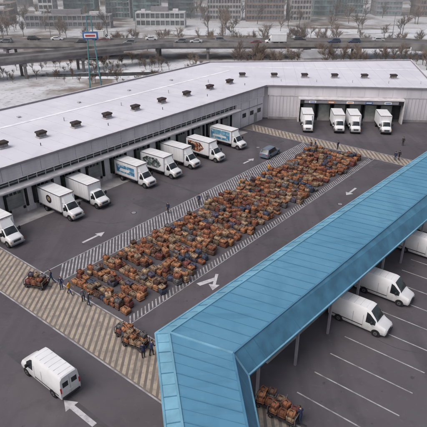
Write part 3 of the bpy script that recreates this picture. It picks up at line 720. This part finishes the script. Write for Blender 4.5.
for k in (-2.6,0,2.6): b.box(0,LR-18,k-.3,k+.3,4.4,5.32,coping)
for i in range(6):
    x=8+i*18; b.box(x-.6,x+.6,-3.5,3.5,3.6,4.4,hconc)
    for yy in (-2.6,2.6): b.tube((x,yy,-.1),(x,yy,3.6),.45,.45,hconc,12)
b.obj('bridge_deck',ov)
cols=[(.6,.6,.62),(.03,.03,.035),(.18,.05,.05),(.2,.21,.23),(.5,.5,.52),(.05,.07,.13)]
cm=[car_mesh(mat('car_paint_%d'%i,c,.3,.08,1,spec=.6),'car',i%2==1) for i,c in enumerate(cols)]
for i in range(22):
    la=R.choice([185.8,188.7,192.2,195.3]); x=-130+i*9+R.uniform(-3,3)
    if x<68: link('car',R.choice(cm),None,(x,la,5.305),0 if la>190 else math.pi)
for x,la in ((-90,188.7),(-42,195.3),(22,185.8)): link('box_truck',tm['plain'],None,(x,la,5.305),0 if la>190 else math.pi)
for i in range(7):
    x=-125+i*32; m_=MB(); m_.tube((0,0,0),(0,0,9),.12,.07,chrome,8); m_.tube((0,0,8.9),(0,-2.4,9.5),.06,.05,chrome,6); m_.cbox(-.18,.18,-3.1,-2.3,9.42,9.58,.03,coping)
    link('street_lamp',m_.mesh('street_lamp'),None,(x,197.2,5.95))
pm=mat('mast_teal',(.10,.24,.26),.5,.15,2); rd=mat('sign_red',(.40,.08,.08),.4,.1,2)
b=MB()
for s in (-1,1): b.tube((s*1.6,0,0),(s*.5,0,19),.2,.13,pm,10)
for z in (4,8,12): 
    w=1.6-1.1*z/19; b.tube((-w,0,z),(w,0,z),.08,.08,pm,8)
b.cbox(-2.0,2.0,-.3,.3,13.0,14.9,.08,sg_b); b.cbox(-1.6,1.6,-.36,-.30,13.4,14.5,.02,sg_w); b.cbox(-1.3,1.3,-.40,-.36,13.7,14.2,.01,rd)
b.tube((0,0,19),(0,0,21),.06,.03,pm,6); b.tube((.45,0,18.9),(-.45,0,18.9),.1,.1,pm,8)
o=b.obj('sign_mast'); o.location=(-33,141,0); o.rotation_euler[2]=.1
# ---------------------------------------------------------------- city buildings
def building(name,x,y,w,d,h,fl,bay,wallm,glassm,rot=0,balc=False,pier=.35,sill=1.1):
    m=MB(); m.box(-w/2+.3,w/2-.3,-d/2+.3,d/2-.3,0,h-.3,glassm); fh=h/fl
    for i in range(fl+1):
        z=i*fh; z1=min(z+sill,h+.5) if i<fl else h+.6
        m.box(-w/2,w/2,-d/2,d/2,z,z1,wallm)
    for sx,n,Lx in ((0,max(2,int(w/bay)),w),(1,max(2,int(d/bay)),d)):
        for j in range(n+1):
            c=-Lx/2+Lx*j/n; c0=max(-Lx/2,c-pier/2); c1=min(Lx/2,c+pier/2)
            if sx==0:
                for s in (-1,1): m.box(c0,c1,(-d/2-.06) if s<0 else d/2-.4,(-d/2+.4) if s<0 else d/2+.06,0,h+.3,wallm)
            else:
                for s in (-1,1): m.box((-w/2-.06) if s<0 else w/2-.4,(-w/2+.4) if s<0 else w/2+.06,c0,c1,0,h+.3,wallm)
    if balc:
        n=int(w/(bay*2))
        for i in range(1,fl):
            for j in range(n):
                if (j+i//3)%3==2: continue
                c=-w/2+bay+(j+.1)*bay*2; m.box(c-1.4,c+1.4,-d/2-1.4,-d/2-.07,i*fh+.01,i*fh+.18,wallm); m.box(c-1.4,c+1.4,-d/2-1.4,-d/2-1.34,i*fh+.18,i*fh+1.1,tealglass)
    m.box(-w*.2,w*.15,-d*.2,d*.2,h+.6,h+3,coping)
    m.cbox(w*.25,w*.36,-d*.2,d*.1,h+.6,h+2,.05,trim); m.cbox(-w*.4,-w*.32,-d*.1,d*.1,h+.6,h+1.8,.05,trim)
    o=m.obj(name,fixn=False); o.location=(x,y,-.03); o.rotation_euler[2]=rot
brick=mat('brick',(.27,.215,.195),.9,.2,.3); stone=mat('stone',(.43,.40,.39),.9,.15,.3); white_c=mat('white_concrete',(.55,.55,.56),.8,.15,.2); greyb=mat('grey_cladding',(.30,.295,.31),.8,.2,.2); teal_c=mat('teal_cladding',(.25,.32,.33),.6,.2,.2)  # far wall colours lightened and desaturated to paint in distance haze
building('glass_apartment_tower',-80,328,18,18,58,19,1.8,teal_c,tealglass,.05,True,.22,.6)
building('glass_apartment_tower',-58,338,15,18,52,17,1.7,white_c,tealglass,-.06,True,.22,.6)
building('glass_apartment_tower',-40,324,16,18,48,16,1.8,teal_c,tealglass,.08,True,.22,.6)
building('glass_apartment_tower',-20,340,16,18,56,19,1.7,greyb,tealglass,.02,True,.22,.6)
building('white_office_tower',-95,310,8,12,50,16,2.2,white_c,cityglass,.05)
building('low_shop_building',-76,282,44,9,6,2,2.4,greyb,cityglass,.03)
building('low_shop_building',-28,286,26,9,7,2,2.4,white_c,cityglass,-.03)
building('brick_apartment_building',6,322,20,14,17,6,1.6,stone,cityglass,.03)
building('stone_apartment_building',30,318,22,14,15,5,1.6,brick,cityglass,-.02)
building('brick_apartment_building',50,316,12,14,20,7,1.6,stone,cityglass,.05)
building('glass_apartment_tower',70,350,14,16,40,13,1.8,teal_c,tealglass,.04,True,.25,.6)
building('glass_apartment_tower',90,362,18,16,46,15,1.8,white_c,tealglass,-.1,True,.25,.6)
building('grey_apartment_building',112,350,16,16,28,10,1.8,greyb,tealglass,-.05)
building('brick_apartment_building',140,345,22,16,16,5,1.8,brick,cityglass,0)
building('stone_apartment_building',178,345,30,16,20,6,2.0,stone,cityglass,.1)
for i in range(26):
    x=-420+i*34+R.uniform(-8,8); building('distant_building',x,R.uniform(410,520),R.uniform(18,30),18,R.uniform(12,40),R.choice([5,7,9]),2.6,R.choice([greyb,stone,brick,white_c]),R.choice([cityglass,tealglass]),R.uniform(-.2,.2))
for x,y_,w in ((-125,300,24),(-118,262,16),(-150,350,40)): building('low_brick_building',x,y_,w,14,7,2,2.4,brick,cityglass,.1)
b=MB(); b.box(-5,5,-4,4,0,3,stone); b.add([(-5.4,-4.4,3),(5.4,-4.4,3),(5.4,4.4,3),(-5.4,4.4,3),(-5.4,0,5),(5.4,0,5)],[(0,1,5,4),(2,3,4,5),(0,4,3),(1,2,5),(3,2,1,0)],greyb)
for q in (-3,0,3): b.box(q-.5,q+.5,-4.05,-3.99,1,2.1,glass)
o=b.obj('small_house'); o.location=(34,176,0); o.rotation_euler[2]=.2
# winter haze lying over the city
hz=bpy.data.materials.new('haze'); hz.use_nodes=True; nt=hz.node_tree; nt.nodes.clear()
ou=nt.nodes.new('ShaderNodeOutputMaterial'); vs=nt.nodes.new('ShaderNodeVolumeScatter'); vs.inputs['Density'].default_value=.0016; vs.inputs['Color'].default_value=(.95,.95,1,1); vs.inputs['Anisotropy'].default_value=.0
nt.links.new(vs.outputs[0],ou.inputs['Volume'])
b=MB(); b.box(-600,600,165,800,-.01,75,hz); b.obj('haze')
# ---------------------------------------------------------------- light & camera
w=bpy.data.worlds.new('World'); SC.world=w; w.use_nodes=True; nt=w.node_tree
sk=nt.nodes.new('ShaderNodeTexSky'); sk.sky_type='NISHITA'; sk.sun_disc=False
EL=math.radians(55); AZ=math.radians(235)
sk.sun_elevation=EL; sk.sun_rotation=AZ; sk.dust_density=5; sk.air_density=1
hs=nt.nodes.new('ShaderNodeHueSaturation'); hs.inputs['Saturation'].default_value=.55
nt.links.new(sk.outputs[0],hs.inputs['Color']); nt.links.new(hs.outputs[0],nt.nodes['Background'].inputs[0]); nt.nodes['Background'].inputs[1].default_value=.15
sl=bpy.data.lights.new('sun','SUN'); sl.energy=.8; sl.angle=math.radians(40); sl.color=(1,.97,.95)
so=bpy.data.objects.new('sun',sl); SC.collection.objects.link(so)
dv=Vector((math.sin(AZ)*math.cos(EL),math.cos(AZ)*math.cos(EL),math.sin(EL))); so.rotation_euler=dv.to_track_quat('Z','Y').to_euler(); so.location=(0,0,80)
cd=bpy.data.cameras.new('camera'); co=bpy.data.objects.new('camera',cd); SC.collection.objects.link(co); SC.camera=co
co.location=(0,0,32); co.rotation_euler=(math.pi/2-math.atan(253.5/500),0,0); cd.sensor_width=36; cd.lens=36*500/427; cd.clip_end=6000; cd.clip_start=.5
SC.view_settings.view_transform='Standard'; SC.view_settings.look='None'; SC.view_settings.exposure=0
